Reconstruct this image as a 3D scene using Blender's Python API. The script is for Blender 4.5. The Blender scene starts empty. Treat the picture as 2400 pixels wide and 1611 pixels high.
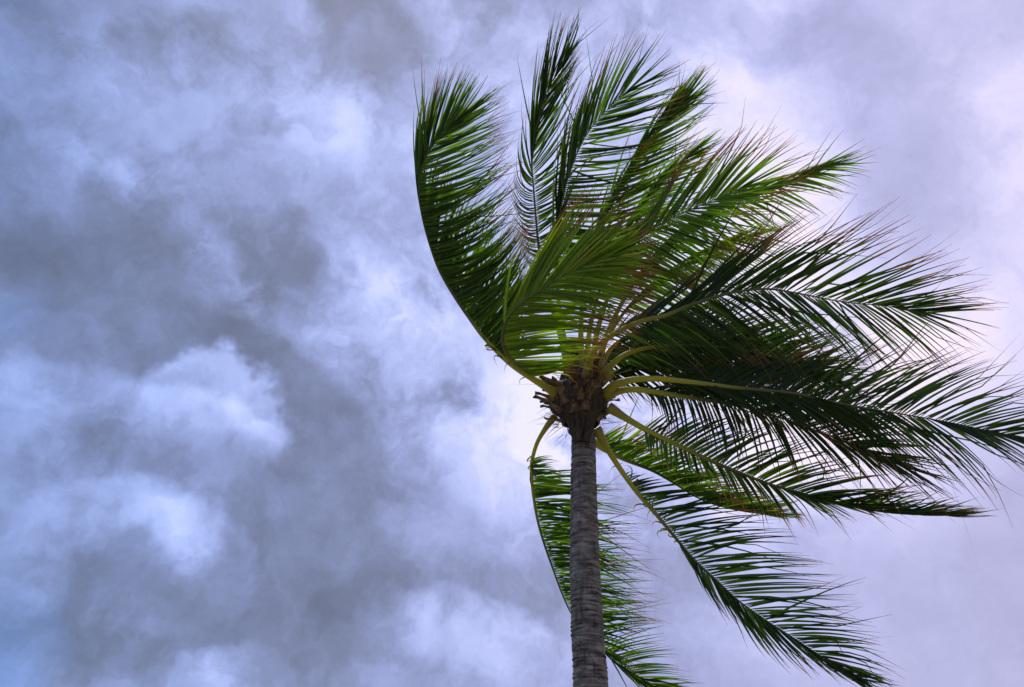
import bpy, bmesh, math, random
from mathutils import Vector, Matrix, Euler
from mathutils.bvhtree import BVHTree
from mathutils import noise as mnoise

R = math.radians
rng = random.Random(7)
scene = bpy.context.scene
col = scene.collection

# ------------------------------------------------------------------ camera
W_, H_ = 2400.0, 1611.0
PITCH = R(33.0)
FPX = 2078.0
CAM = Vector((0, 0, 1.6))
FW = Vector((0, math.cos(PITCH), math.sin(PITCH)))
RT = Vector((1, 0, 0))
UP = Vector((0, -math.sin(PITCH), math.cos(PITCH)))
cd = bpy.data.cameras.new("camera")
cam = bpy.data.objects.new("camera", cd)
col.objects.link(cam)
cam.location = CAM
cam.rotation_euler = (math.pi / 2 + PITCH, 0, 0)
cd.sensor_fit = 'HORIZONTAL'
cd.sensor_width = 36.0
cd.lens = 36.0 * FPX / W_
cd.clip_end = 5000
scene.camera = cam


def ray(px, py):
    return FW + RT * ((px - W_ / 2) / FPX) + UP * ((H_ / 2 - py) / FPX)


def at(px, py, depth):
    return CAM + ray(px, py) * depth


# ------------------------------------------------------------------ sky and light
SUN_EL, SUN_AZ = R(56), R(-18)         # behind thin cloud, high beyond the crown
scene.view_settings.view_transform = 'Standard'
scene.view_settings.look = 'None'
scene.view_settings.exposure = 0.17
scene.view_settings.gamma = 1.0
scene.view_settings.use_curve_mapping = False
scene.cycles.max_bounces = 5
scene.cycles.diffuse_bounces = 2
scene.cycles.glossy_bounces = 1
scene.cycles.transmission_bounces = 3

world = bpy.data.worlds.new("World")
scene.world = world
world.use_nodes = True


def lin(r, g, b):
    f = lambda c: (c / 255 / 12.92) if c / 255 <= 0.04045 else ((c / 255 + 0.055) / 1.055) ** 2.4
    return (f(r), f(g), f(b), 1)


FAR_A, FAR_B, FAR_0 = .50, .24, .48
PUFF_K = .55
RELIEF = .65
SHEET_N, SHEET_LO, SHEET_HI, SHEET_A = .85, -.09, .25, .90


def build_sky():
    nt = world.node_tree
    N, L = nt.nodes, nt.links
    N.clear()

    def math_(op, a, b=None, c=None, clamp=False):
        n = N.new('ShaderNodeMath'); n.operation = op; n.use_clamp = clamp
        for i, v in enumerate((a, b, c)):
            if v is None:
                continue
            if hasattr(v, 'links'):
                L.new(v, n.inputs[i])
            else:
                n.inputs[i].default_value = v
        return n.outputs[0]

    def vmath(op, a, b=None, sc=None):
        n = N.new('ShaderNodeVectorMath'); n.operation = op
        for i, v in enumerate((a, b)):
            if v is None:
                continue
            if hasattr(v, 'links'):
                L.new(v, n.inputs[i])
            else:
                n.inputs[i].default_value = v
        if sc is not None:
            n.inputs['Scale'].default_value = sc
        return n.outputs['Value'] if op == 'DOT_PRODUCT' else n.outputs[0]

    def noise_(vec, scale, detail, rough, dist=0.0, lac=2.0, offs=None):
        if offs is not None:
            vec = vmath('ADD', vec, offs)
        n = N.new('ShaderNodeTexNoise'); n.noise_dimensions = '3D'
        n.inputs['Scale'].default_value = scale
        n.inputs['Detail'].default_value = detail
        n.inputs['Roughness'].default_value = rough
        n.inputs['Lacunarity'].default_value = lac
        n.inputs['Distortion'].default_value = dist
        L.new(vec, n.inputs['Vector'])
        return n.outputs['Fac'], n.outputs['Color']

    tc = N.new('ShaderNodeTexCoord')
    d = vmath('NORMALIZE', tc.outputs['Generated'])
    _, w1 = noise_(d, 3.2, 3, 0.5)
    _, w2 = noise_(d, 11.0, 4, 0.55, offs=(3.1, 1.7, 0.4))
    wv = vmath('ADD', vmath('SCALE', vmath('SUBTRACT', w1, (.5, .5, .5)), sc=0.08),
               vmath('SCALE', vmath('SUBTRACT', w2, (.5, .5, .5)), sc=0.05))
    dw = vmath('ADD', d, wv)
    _, w3 = noise_(d, 24.0, 3, 0.6, offs=(0.7, 4.7, 2.4))
    dw2 = vmath('ADD', dw, vmath('SCALE', vmath('SUBTRACT', w3, (.5, .5, .5)), sc=0.045))

    # cloud masses as soft bodies on the sky, each given by where it hangs, its
    # two angular radii, its tilt and how much light it passes
    B = [  # px, py, rx, ry, tilt, amount
        (120, 640, 430, 170, 5, -.32), (280, 560, 260, 190, 20, -.14), (420, 810, 380, 120, 14, -.40), (60, 260, 330, 340, 0, -.10),
        (330, 80, 400, 140, 10, -.12), (860, 100, 190, 190, 60, -.30), (720, 960, 380, 120, 50, -.34),
        (640, 1200, 380, 170, 40, -.44), (690, 1430, 330, 240, 60, -.30), (830, 1370, 200, 170, 50, -.16),
        (270, 1000, 240, 110, 30, -.16), (150, 1480, 380, 120, 15, -.12), (340, 1370, 280, 100, 30, -.10),
        (650, 640, 230, 150, 40, -.12), (1110, 930, 220, 130, 40, -.08), (1060, 1365, 260, 100, 8, -.22), (1190, 1400, 150, 150, 40, -.12),
        (540, 640, 340, 75, 52, .30), (250, 400, 160, 120, 30, .14), (820, 330, 380, 210, 35, .22), (640, 250, 300, 150, 20, .08),
        (900, 690, 280, 150, 30, .18), (10, 715, 100, 70, 0, .26), (510, 1320, 230, 75, 48, .22),
        (575, 1570, 130, 100, 20, .28), (930, 1440, 150, 80, 60, .14), (1000, 1040, 220, 160, 50, .08), (200, 900, 300, 90, 10, .04),
        (1240, 1000, 380, 280, 80, .28), (1130, 640, 320, 460, 85, .24), (1500, 420, 700, 460, 20, .19), (1700, 290, 360, 260, 30, .05),
        (1650, 1060, 700, 320, 10, .52), (1850, 820, 700, 420, 0, .34), (1650, 90, 560, 280, 0, .12),
        (2130, 440, 330, 230, 70, -.26), (2090, 60, 400, 180, 0, -.20), (2010, 300, 300, 150, 60, -.10), (2050, 350, 1000, 900, 0, .34), (2050, 1300, 900, 500, 0, .12), (1960, 130, 260, 200, 40, -.05),
        (2340, 300, 240, 480, 88, .16), (2320, 650, 330, 260, 0, .04), (2250, 900, 400, 260, 0, .04),
        (2150, 1340, 480, 220, 15, -.19), (1540, 1290, 260, 190, 60, -.18), (1760, 1500, 360, 130, 10, .06), (1450, 1520, 200, 120, 20, .10),
        (2330, 1580, 330, 140, 0, -.16), (2380, 1180, 240, 200, 0, -.12), (1900, 1290, 340, 110, 5, .04),
    ]
    PUFF = [  # heaped cloud heads: px, py, rx, ry, direction of the lit edge, amount
        (490, 985, 200, 185, -60, .80), (660, 1060, 110, 90, -80, .20), (270, 1250, 230, 150, -75, .28), (430, 1330, 190, 140, -45, .22),
        (1090, 1540, 290, 150, -80, .34), (120, 850, 170, 140, -90, .10), (870, 460, 220, 200, -55, .16), (860, 800, 240, 190, -60, .18),
        (1010, 1110, 190, 150, -70, .16), (560, 1640, 140, 130, -80, .25), (230, 470, 150, 130, -70, .14), (900, 1510, 130, 130, -60, .14),
        (2260, 780, 300, 220, -120, .10), (1760, 1560, 300, 140, -90, .08),
    ]
    def patch(vec, px, py, rx, ry, tilt):
        c = ray(px, py).normalized()
        e1 = (RT * math.cos(R(tilt)) - UP * math.sin(R(tilt)))
        e1 = (e1 - c * e1.dot(c)).normalized()
        e2 = c.cross(e1).normalized()
        mp = N.new('ShaderNodeMapping'); mp.vector_type = 'TEXTURE'
        mp.inputs['Location'].default_value = c
        mp.inputs['Rotation'].default_value = Matrix((e1, e2, c)).transposed().to_euler('XYZ')
        mp.inputs['Scale'].default_value = (rx / FPX, ry / FPX, 0.6)
        L.new(vec, mp.inputs['Vector'])
        g = N.new('ShaderNodeTexGradient'); g.gradient_type = 'SPHERICAL'
        L.new(mp.outputs[0], g.inputs[0])
        return mp.outputs[0], g.outputs['Fac']

    def smooth(v, a, b, lo=0.0, hi=1.0):
        mr = N.new('ShaderNodeMapRange'); mr.interpolation_type = 'SMOOTHSTEP'
        mr.inputs['From Min'].default_value = a; mr.inputs['From Max'].default_value = b
        mr.inputs['To Min'].default_value = lo; mr.inputs['To Max'].default_value = hi
        L.new(v, mr.inputs['Value'])
        return mr.outputs[0]

    def lerp(f, a, b):
        n = N.new('ShaderNodeMix'); n.data_type = 'FLOAT'
        for sock, v in ((n.inputs[0], f), (n.inputs[2], a), (n.inputs[3], b)):
            if hasattr(v, 'links'):
                L.new(v, sock)
            else:
                sock.default_value = v
        return n.outputs[0]

    soft, dark = 0.0, 0.0
    for (px, py, rx, ry, tilt, amt) in B:
        _, g = patch(dw, px, py, rx, ry, tilt)
        g = smooth(g, 0, .85)
        if amt > 0:
            soft = math_('MULTIPLY_ADD', g, amt * (.78 if px < 1150 else .84), soft)
        else:
            dark = math_('MULTIPLY_ADD', g, -amt * (1.2 if px < 1000 else .8), dark)
    # far layer: bright overcast with soft relief
    f1, _ = noise_(dw2, 5.0, 5, 0.55, offs=(0.3, 0.9, 2.2))
    f2, _ = noise_(dw2, 16.0, 5, 0.6, offs=(5.3, 0.2, 1.2))
    side = vmath('DOT_PRODUCT', d, tuple(RT))
    far = math_('MULTIPLY_ADD', math_('SUBTRACT', f1, 0.5), smooth(side, 0.0, .4, FAR_A, FAR_A * .4), soft)
    far = math_('MULTIPLY_ADD', math_('SUBTRACT', f2, 0.5), smooth(side, 0.0, .4, FAR_B, FAR_B * .4), far)
    far = math_('ADD', far, FAR_0)
    # near layer: torn grey sheets drifting below it
    w4 = vmath('ADD', d, vmath('SCALE', vmath('SUBTRACT', w2, (.5, .5, .5)), sc=0.16))
    f4, _ = noise_(vmath('ADD', w4, vmath('SCALE', vmath('SUBTRACT', w3, (.5, .5, .5)), sc=0.05)), 6.5, 8, 0.60, offs=(2.3, 3.2, 8.2))
    calm = smooth(side, 0.0, .4, SHEET_N, SHEET_N * .6)
    dk = math_('MULTIPLY_ADD', math_('SUBTRACT', f4, 0.5), calm, dark)
    al = smooth(dk, SHEET_LO, SHEET_HI, 0, SHEET_A)
    f5, _ = noise_(dw2, 13.0, 6, 0.6, offs=(7.3, 1.2, 3.2))
    nearv = math_('MULTIPLY_ADD', math_('SUBTRACT', f5, 0.5), smooth(side, 0.0, .4, .6, .3), smooth(side, 0.0, .4, .16, .50))
    s = lerp(al, far, nearv)
    # relief: where the heaps thin out towards the light they are bright, behind that they shade
    ldir = tuple((RT * .62 + UP * .60).normalized() * .034)
    h0, _ = noise_(dw2, 5.8, 5, 0.52, offs=(9.3, 4.1, 0.6))
    h1, _ = noise_(vmath('ADD', dw2, ldir), 5.8, 5, 0.52, offs=(9.3, 4.1, 0.6))
    s = math_('MULTIPLY_ADD', math_('SUBTRACT', h0, h1), smooth(side, 0.0, .45, RELIEF, RELIEF * .3), s)
    # heaped heads, each lit along one edge
    for (px, py, rx, ry, tilt, amt) in PUFF:
        v, g = patch(dw2, px, py, ry, rx, tilt)
        sx = N.new('ShaderNodeSeparateXYZ'); L.new(v, sx.inputs[0])
        s = math_('MULTIPLY_ADD', smooth(g, 0.0, .22), smooth(sx.outputs[0], -.9, .85, 0, amt * PUFF_K), s)
    s = math_('ADD', s, 0.0, clamp=True)
    rp = N.new('ShaderNodeValToRGB')
    rp.color_ramp.interpolation = 'B_SPLINE'
    els = rp.color_ramp.elements
    stops = [(0.0, lin(98, 101, 120)), (0.22, lin(120, 125, 154)), (0.46, lin(152, 160, 206)),
             (0.70, lin(187, 197, 247)), (0.88, lin(216, 217, 249)), (1.0, lin(234, 231, 252))]
    els[0].position, els[0].color = stops[0]
    els[1].position, els[1].color = stops[-1]
    for p, c in stops[1:-1]:
        e = els.new(p); e.color = c
    L.new(s, rp.inputs[0])
    # thicker grey-blue cover to the left, warmer thin cloud to the right
    mr = N.new('ShaderNodeMapRange'); mr.inputs['From Min'].default_value = -.5; mr.inputs['From Max'].default_value = .5
    L.new(side, mr.inputs['Value'])
    tint = N.new('ShaderNodeMix'); tint.data_type = 'RGBA'
    L.new(mr.outputs[0], tint.inputs['Factor'])
    tint.inputs['A'].default_value = (.78, .94, 1.06, 1)
    tint.inputs['B'].default_value = (1.26, 1.10, 1.0, 1)
    mul = N.new('ShaderNodeMix'); mul.data_type = 'RGBA'; mul.blend_type = 'MULTIPLY'
    mul.inputs['Factor'].default_value = 1
    L.new(rp.outputs[0], mul.inputs['A']); L.new(tint.outputs['Result'], mul.inputs['B'])

    thin = 0.0                       # thinner cover along the left lets blue through
    for (px, py, rx, ry, amt) in ((-60, 1580, 190, 300, .34), (-40, 720, 200, 100, .15), (-80, 120, 330, 460, .10)):
        _, g = patch(dw2, px, py, rx, ry, 0)
        thin = math_('MULTIPLY_ADD', smooth(g, 0, .9), amt, thin)
    blue = N.new('ShaderNodeMix'); blue.data_type = 'RGBA'
    L.new(thin, blue.inputs['Factor']); L.new(mul.outputs['Result'], blue.inputs['A'])
    blue.inputs['B'].default_value = lin(104, 154, 236)

    sky = N.new('ShaderNodeTexSky'); sky.sky_type = 'NISHITA'; sky.sun_disc = False
    sky.sun_elevation = SUN_EL; sky.sun_rotation = SUN_AZ
    bg1 = N.new('ShaderNodeBackground'); bg1.inputs['Strength'].default_value = 0.08
    L.new(sky.outputs[0], bg1.inputs['Color'])
    bg2 = N.new('ShaderNodeBackground'); bg2.inputs['Strength'].default_value = 1.0
    L.new(blue.outputs['Result'], bg2.inputs['Color'])
    mx = N.new('ShaderNodeMixShader'); mx.inputs[0].default_value = 0.93
    L.new(bg1.outputs[0], mx.inputs[1]); L.new(bg2.outputs[0], mx.inputs[2])
    out = N.new('ShaderNodeOutputWorld')
    L.new(mx.outputs[0], out.inputs['Surface'])
    world.cycles.sampling_method = 'NONE'
    world.cycles.sample_map_resolution = 512


build_sky()
sd = bpy.data.lights.new("sun", 'SUN')
sd.energy = 3.0
sd.angle = R(14)
sd.color = (1.0, 0.95, 0.88)
sun = bpy.data.objects.new("sun", sd)
col.objects.link(sun)
to_sun = Vector((math.sin(SUN_AZ) * math.cos(SUN_EL), math.cos(SUN_AZ) * math.cos(SUN_EL), math.sin(SUN_EL)))
sun.rotation_euler = to_sun.to_track_quat('Z', 'Y').to_euler()

# ------------------------------------------------------------------ materials


def new_mat(name):
    m = bpy.data.materials.new(name); m.use_nodes = True
    nt = m.node_tree
    for n in list(nt.nodes):
        nt.nodes.remove(n)
    return m, nt.nodes, nt.links


def mixc(N, L, fac, a, b, blend='MIX'):
    n = N.new('ShaderNodeMix'); n.data_type = 'RGBA'; n.blend_type = blend
    for sock, v in (('Factor', fac), ('A', a), ('B', b)):
        if hasattr(v, 'links'):
            L.new(v, n.inputs[sock])
        else:
            n.inputs[sock].default_value = v
    return n.outputs['Result']


def maprange(N, L, v, a, b, c=0.0, d=1.0):
    n = N.new('ShaderNodeMapRange')
    L.new(v, n.inputs['Value'])
    n.inputs['From Min'].default_value = a; n.inputs['From Max'].default_value = b
    n.inputs['To Min'].default_value = c; n.inputs['To Max'].default_value = d
    return n.outputs[0]


def mat_leaf():
    m, N, L = new_mat('palm_leaflet')
    at_ = N.new('ShaderNodeAttribute'); at_.attribute_name = 'leaf'
    sp = N.new('ShaderNodeSeparateColor'); L.new(at_.outputs['Color'], sp.inputs[0])
    along, rnd, dry = sp.outputs
    uv = N.new('ShaderNodeUVMap'); uv.uv_map = 'UVMap'
    suv = N.new('ShaderNodeSeparateXYZ'); L.new(uv.outputs[0], suv.inputs[0])
    across = suv.outputs[1]
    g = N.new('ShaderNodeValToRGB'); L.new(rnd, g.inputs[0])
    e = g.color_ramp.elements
    e[0].position = 0; e[0].color = (.012, .034, .010, 1)  # dark end carries the shade of the backlit right-hand fronds
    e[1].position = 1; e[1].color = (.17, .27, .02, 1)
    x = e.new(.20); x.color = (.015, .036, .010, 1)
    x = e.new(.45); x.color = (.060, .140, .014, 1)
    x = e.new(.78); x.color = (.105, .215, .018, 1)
    # fine streaks along the blade
    mp = N.new('ShaderNodeMapping'); mp.inputs['Scale'].default_value = (3, 26, 1)
    L.new(uv.outputs[0], mp.inputs[0])
    nz = N.new('ShaderNodeTexNoise'); nz.inputs['Scale'].default_value = 1.0; nz.inputs['Detail'].default_value = 3
    L.new(mp.outputs[0], nz.inputs['Vector'])
    c2 = mixc(N, L, 1.0, g.outputs[0], (2.4, 1.6, 1.3, 1), 'MULTIPLY')
    c = mixc(N, L, maprange(N, L, nz.outputs['Fac'], .35, .7, 0, .55), g.outputs[0], c2)
    # pale midrib
    ab = N.new('ShaderNodeMath'); ab.operation = 'SUBTRACT'; L.new(across, ab.inputs[0]); ab.inputs[1].default_value = .5
    ab2 = N.new('ShaderNodeMath'); ab2.operation = 'ABSOLUTE'; L.new(ab.outputs[0], ab2.inputs[0])
    c3 = mixc(N, L, 1.0, g.outputs[0], (3.2, 2.2, 2.4, 1), 'MULTIPLY')
    c = mixc(N, L, maprange(N, L, ab2.outputs[0], .05, .14, .55, 0), c, c3)
    # dry reddish-brown tips
    th = N.new('ShaderNodeMath'); th.operation = 'SUBTRACT'; L.new(along, th.inputs[0])
    inv = N.new('ShaderNodeMath'); inv.operation = 'SUBTRACT'; inv.inputs[0].default_value = 1.0; L.new(dry, inv.inputs[1])
    L.new(inv.outputs[0], th.inputs[1])
    nz2 = N.new('ShaderNodeTexNoise'); nz2.inputs['Scale'].default_value = 9; nz2.inputs['Detail'].default_value = 3
    geo = N.new('ShaderNodeTexCoord'); L.new(geo.outputs['Object'], nz2.inputs['Vector'])
    ad = N.new('ShaderNodeMath'); ad.operation = 'MULTIPLY_ADD'; L.new(nz2.outputs['Fac'], ad.inputs[0]); ad.inputs[1].default_value = .3
    L.new(th.outputs[0], ad.inputs[2])
    fdry = maprange(N, L, ad.outputs[0], .12, .32)
    c = mixc(N, L, fdry, c, (.20, .070, .045, 1))
    p = N.new('ShaderNodeBsdfPrincipled')
    L.new(c, p.inputs['Base Color'])
    p.inputs['Roughness'].default_value = .42
    p.inputs['Specular IOR Level'].default_value = .3
    tr = N.new('ShaderNodeBsdfTranslucent')
    ct = mixc(N, L, 1.0, c, (1.5, 1.7, .6, 1), 'MULTIPLY')
    L.new(ct, tr.inputs['Color'])
    mx = N.new('ShaderNodeMixShader'); mx.inputs[0].default_value = .45
    L.new(p.outputs[0], mx.inputs[1]); L.new(tr.outputs[0], mx.inputs[2])
    o = N.new('ShaderNodeOutputMaterial'); L.new(mx.outputs[0], o.inputs[0])
    return m


def mat_rachis():
    m, N, L = new_mat('palm_stalk')
    uv = N.new('ShaderNodeUVMap'); uv.uv_map = 'UVMap'
    s = N.new('ShaderNodeSeparateXYZ'); L.new(uv.outputs[0], s.inputs[0])
    r = N.new('ShaderNodeValToRGB'); L.new(s.outputs[0], r.inputs[0])
    e = r.color_ramp.elements
    e[0].position = 0; e[0].color = (.30, .23, .03, 1)
    e[1].position = 1; e[1].color = (.045, .055, .012, 1)
    x = e.new(.10); x.color = (.48, .42, .02, 1)
    x = e.new(.22); x.color = (.36, .34, .02, 1)
    x = e.new(.36); x.color = (.085, .09, .016, 1)
    mp = N.new('ShaderNodeMapping'); mp.inputs['Scale'].default_value = (10, 18, 1); L.new(uv.outputs[0], mp.inputs[0])
    nz = N.new('ShaderNodeTexNoise'); nz.inputs['Scale'].default_value = 1; nz.inputs['Detail'].default_value = 5
    L.new(mp.outputs[0], nz.inputs['Vector'])
    c = mixc(N, L, maprange(N, L, nz.outputs['Fac'], .45, .75, 0, .5), r.outputs[0], (.13, .10, .03, 1))
    p = N.new('ShaderNodeBsdfPrincipled'); L.new(c, p.inputs['Base Color']); p.inputs['Roughness'].default_value = .45
    o = N.new('ShaderNodeOutputMaterial'); L.new(p.outputs[0], o.inputs[0])
    return m


def mat_trunk():
    m, N, L = new_mat('palm_bark')
    tc = N.new('ShaderNodeTexCoord')
    mp = N.new('ShaderNodeMapping'); mp.inputs['Scale'].default_value = (5, 5, 26); L.new(tc.outputs['Object'], mp.inputs[0])
    nz = N.new('ShaderNodeTexNoise'); nz.inputs['Scale'].default_value = 1.2; nz.inputs['Detail'].default_value = 7; nz.inputs['Roughness'].default_value = .65
    L.new(mp.outputs[0], nz.inputs['Vector'])
    n2 = N.new('ShaderNodeTexNoise'); n2.inputs['Scale'].default_value = 3.5; n2.inputs['Detail'].default_value = 5
    L.new(tc.outputs['Object'], n2.inputs['Vector'])
    r = N.new('ShaderNodeValToRGB'); L.new(nz.outputs['Fac'], r.inputs[0])
    e = r.color_ramp.elements
    e[0].position = .30; e[0].color = (.020, .016, .014, 1)
    e[1].position = .72; e[1].color = (.35, .295, .25, 1)
    x = e.new(.48); x.color = (.155, .130, .112, 1)
    c = mixc(N, L, maprange(N, L, n2.outputs['Fac'], .45, .68, 0, .35), r.outputs[0], (.19, .172, .158, 1))
    n5 = N.new('ShaderNodeTexNoise'); n5.inputs['Scale'].default_value = 9; n5.inputs['Detail'].default_value = 6; n5.inputs['Roughness'].default_value = .7
    mp5 = N.new('ShaderNodeMapping'); mp5.inputs['Scale'].default_value = (1, 1, 1.8); L.new(tc.outputs['Object'], mp5.inputs[0]); L.new(mp5.outputs[0], n5.inputs['Vector'])
    c = mixc(N, L, maprange(N, L, n5.outputs['Fac'], .52, .66, 0, .75), c, (.38, .35, .32, 1))
    c = mixc(N, L, maprange(N, L, n5.outputs['Fac'], .46, .34, 0, .7), c, (.03, .024, .02, 1))
    at_ = N.new('ShaderNodeAttribute'); at_.attribute_name = 'scar'
    c = mixc(N, L, maprange(N, L, at_.outputs['Fac'], 0, .8, 0, .9), c, (.018, .014, .012, 1))
    mp3 = N.new('ShaderNodeMapping'); mp3.inputs['Scale'].default_value = (40, 40, 5); L.new(tc.outputs['Object'], mp3.inputs[0])
    n3 = N.new('ShaderNodeTexNoise'); n3.inputs['Scale'].default_value = 1; n3.inputs['Detail'].default_value = 4; L.new(mp3.outputs[0], n3.inputs['Vector'])
    c = mixc(N, L, maprange(N, L, n3.outputs['Fac'], .58, .70, 0, .6), c, (.022, .018, .015, 1))
    add = N.new('ShaderNodeMath'); add.operation = 'ADD'; L.new(nz.outputs['Fac'], add.inputs[0]); L.new(n3.outputs['Fac'], add.inputs[1])
    bp = N.new('ShaderNodeBump'); bp.inputs['Strength'].default_value = .8; bp.inputs['Distance'].default_value = .012
    L.new(add.outputs[0], bp.inputs['Height'])
    p = N.new('ShaderNodeBsdfPrincipled'); L.new(c, p.inputs['Base Color']); p.inputs['Roughness'].default_value = .85
    p.inputs['Specular IOR Level'].default_value = .2
    L.new(bp.outputs[0], p.inputs['Normal'])
    o = N.new('ShaderNodeOutputMaterial'); L.new(p.outputs[0], o.inputs[0])
    return m


def mat_fibre(name, a, b, sc=(30, 30, 6)):
    m, N, L = new_mat(name)
    tc = N.new('ShaderNodeTexCoord')
    mp = N.new('ShaderNodeMapping'); mp.inputs['Scale'].default_value = sc; L.new(tc.outputs['Object'], mp.inputs[0])
    nz = N.new('ShaderNodeTexNoise'); nz.inputs['Scale'].default_value = 1; nz.inputs['Detail'].default_value = 6
    L.new(mp.outputs[0], nz.inputs['Vector'])
    c = mixc(N, L, maprange(N, L, nz.outputs['Fac'], .35, .68), a, b)
    bp = N.new('ShaderNodeBump'); bp.inputs['Strength'].default_value = .9; bp.inputs['Distance'].default_value = .01
    L.new(nz.outputs['Fac'], bp.inputs['Height'])
    p = N.new('ShaderNodeBsdfPrincipled'); L.new(c, p.inputs['Base Color']); p.inputs['Roughness'].default_value = .8
    L.new(bp.outputs[0], p.inputs['Normal'])
    o = N.new('ShaderNodeOutputMaterial'); L.new(p.outputs[0], o.inputs[0])
    return m


M_LEAF, M_RACHIS, M_TRUNK = mat_leaf(), mat_rachis(), mat_trunk()
M_SHEATH = mat_fibre('palm_fibre', (.016, .011, .007, 1), (.085, .055, .032, 1))
M_BOOT = mat_fibre('dry_leaf_base', (.06, .032, .015, 1), (.27, .16, .08, 1), (22, 22, 4))
M_GROUND = mat_fibre('sandy_grass', (.06, .09, .025, 1), (.30, .26, .18, 1), (.35, .35, .35))

# ------------------------------------------------------------------ ground
gm = bpy.data.meshes.new('ground')
S = 1500.0
n = 24
vs = [(-S + 2 * S * i / n, -S + 2 * S * j / n, 0.0) for j in range(n + 1) for i in range(n + 1)]
fs = [(j * (n + 1) + i, j * (n + 1) + i + 1, (j + 1) * (n + 1) + i + 1, (j + 1) * (n + 1) + i) for j in range(n) for i in range(n)]
gm.from_pydata(vs, [], fs)
gm.materials.append(M_GROUND)
ground = bpy.data.objects.new('ground', gm)
col.objects.link(ground)
ground['kind'] = 'structure'

# ------------------------------------------------------------------ palm tree
ZC = 8.2                                   # depth of the crown's heart
top = at(1364, 985, ZC)
Y0 = top.y


def on_plane(px, py, y):
    r = ray(px, py)
    return CAM + r * ((y - CAM.y) / r.y)


tk = [on_plane(1385, 1611, Y0), on_plane(1377, 1488, Y0), on_plane(1370, 1285, Y0), on_plane(1367, 1061, Y0), on_plane(1362, 950, Y0)]
low = tk[0] + (tk[0] - tk[2]) * 0.5
base = Vector((tk[0].x + (tk[0].x - tk[2].x) * 2.1, Y0 + 0.02, 0.0))
palm = bpy.data.objects.new('palm_tree', None)
col.objects.link(palm)
palm.location = base
palm.empty_display_size = .5
palm['label'] = 'wind-blown coconut palm with ringed grey trunk and green fronds streaming right'
palm['category'] = 'palm tree'


def link(name, me, parent, mat, smooth=True):
    if mat is not None:
        me.materials.append(mat)
    if smooth:
        me.polygons.foreach_set('use_smooth', [True] * len(me.polygons))
    o = bpy.data.objects.new(name, me)
    col.objects.link(o)
    if parent is not None:
        o.parent = parent
        o.matrix_parent_inverse = Matrix.Translation(-base)
    return o


def catmull(pts, n_per):
    """points through a list of Vectors; returns [(index, point)]"""
    out = []
    n = len(pts)
    for i in range(n - 1):
        p0 = pts[i - 1] if i > 0 else pts[0] * 2 - pts[1]
        p1, p2 = pts[i], pts[i + 1]
        p3 = pts[i + 2] if i + 2 < n else pts[-1] * 2 - pts[-2]
        for k in range(n_per):
            t = k / n_per
            q = 0.5 * ((2 * p1) + (p2 - p0) * t + (2 * p0 - 5 * p1 + 4 * p2 - p3) * t * t + (3 * p1 - p0 - 3 * p2 + p3) * t ** 3)
            out.append((i + t, q))
    out.append((n - 1.0, pts[-1].copy()))
    return out


def build_trunk():
    pts = [base + Vector((0, 0, -.05)), base.lerp(tk[0], .5) + Vector((-.012, 0, 0)), tk[0], tk[1], tk[2], tk[3], tk[4]]
    cl = [q for _, q in catmull(pts, 40)]
    # even spacing
    L_ = [0]
    for a, b in zip(cl, cl[1:]):
        L_.append(L_[-1] + (b - a).length)
    tot = L_[-1]
    step = .0075
    nr = int(tot / step)
    seg = 40
    vs, fs, scar = [], [], []
    # leaf-scar ring positions with uneven spacing
    rings = []
    s = 0.0
    rr = random.Random(3)
    while s < tot:
        rings.append((s, rr.uniform(-.012, .012), rr.uniform(-.012, .012), rr.uniform(.5, 1.2)))
        s += rr.uniform(.026, .066) * (1.0 if s < tot * .7 else .8)
    j = 0
    for i in range(nr + 1):
        s = tot * i / nr
        while j < len(L_) - 2 and L_[j + 1] < s:
            j += 1
        t = (s - L_[j]) / max(1e-9, L_[j + 1] - L_[j])
        c = cl[j].lerp(cl[j + 1], t)
        z = c.z
        # measured radii: 0.137 at the frame's foot, 0.105 under the crown
        r0 = .105 + (.137 - .105) * max(0, (5.42 - z) / 2.3) if z > 3.1 else .137 + (3.1 - z) / 3.1 * .03 + .07 * max(0, .6 - z) ** 2
        for k in range(seg):
            a = 2 * math.pi * k / seg
            ca, sa = math.cos(a), math.sin(a)
            # nearest ring (tilted a little)
            dmin, st = 9, 1
            for (rs, tx, ty, w) in rings_near(rings, s):
                dd = s - (rs + tx * ca + ty * sa + .004 * math.sin(3 * a + rs * 40))
                if abs(dd) < abs(dmin):
                    dmin, st = dd, w
            st *= .55 + .9 * mnoise.noise(Vector((ca * 1.6 + 7, sa * 1.6, s * 11))) + .25
            lip = math.exp(-((dmin - .006) / .007) ** 2) * .0065 * st
            gro = math.exp(-((dmin + .004) / .005) ** 2)
            nz = mnoise.fractal(Vector((ca * 2.2, sa * 2.2, s * 3)), 1, 2, 4) * .008
            nf = mnoise.noise(Vector((ca * 9, sa * 9, s * 28))) * .0022
            r = r0 + lip - gro * .0035 * st + nz + nf
            vs.append((c.x + r * ca, c.y + r * sa, c.z))
            scar.append(min(1, gro * st * (0.6 + .8 * mnoise.noise(Vector((ca * 3, sa * 3, s * 6))))))
    for i in range(nr):
        for k in range(seg):
            a, b = i * seg + k, i * seg + (k + 1) % seg
            fs.append((a, b, b + seg, a + seg))
    me = bpy.data.meshes.new('trunk')
    me.from_pydata(vs, [], fs)
    at_ = me.attributes.new('scar', 'FLOAT', 'POINT')
    at_.data.foreach_set('value', scar)
    return link('trunk', me, palm, M_TRUNK)


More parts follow.
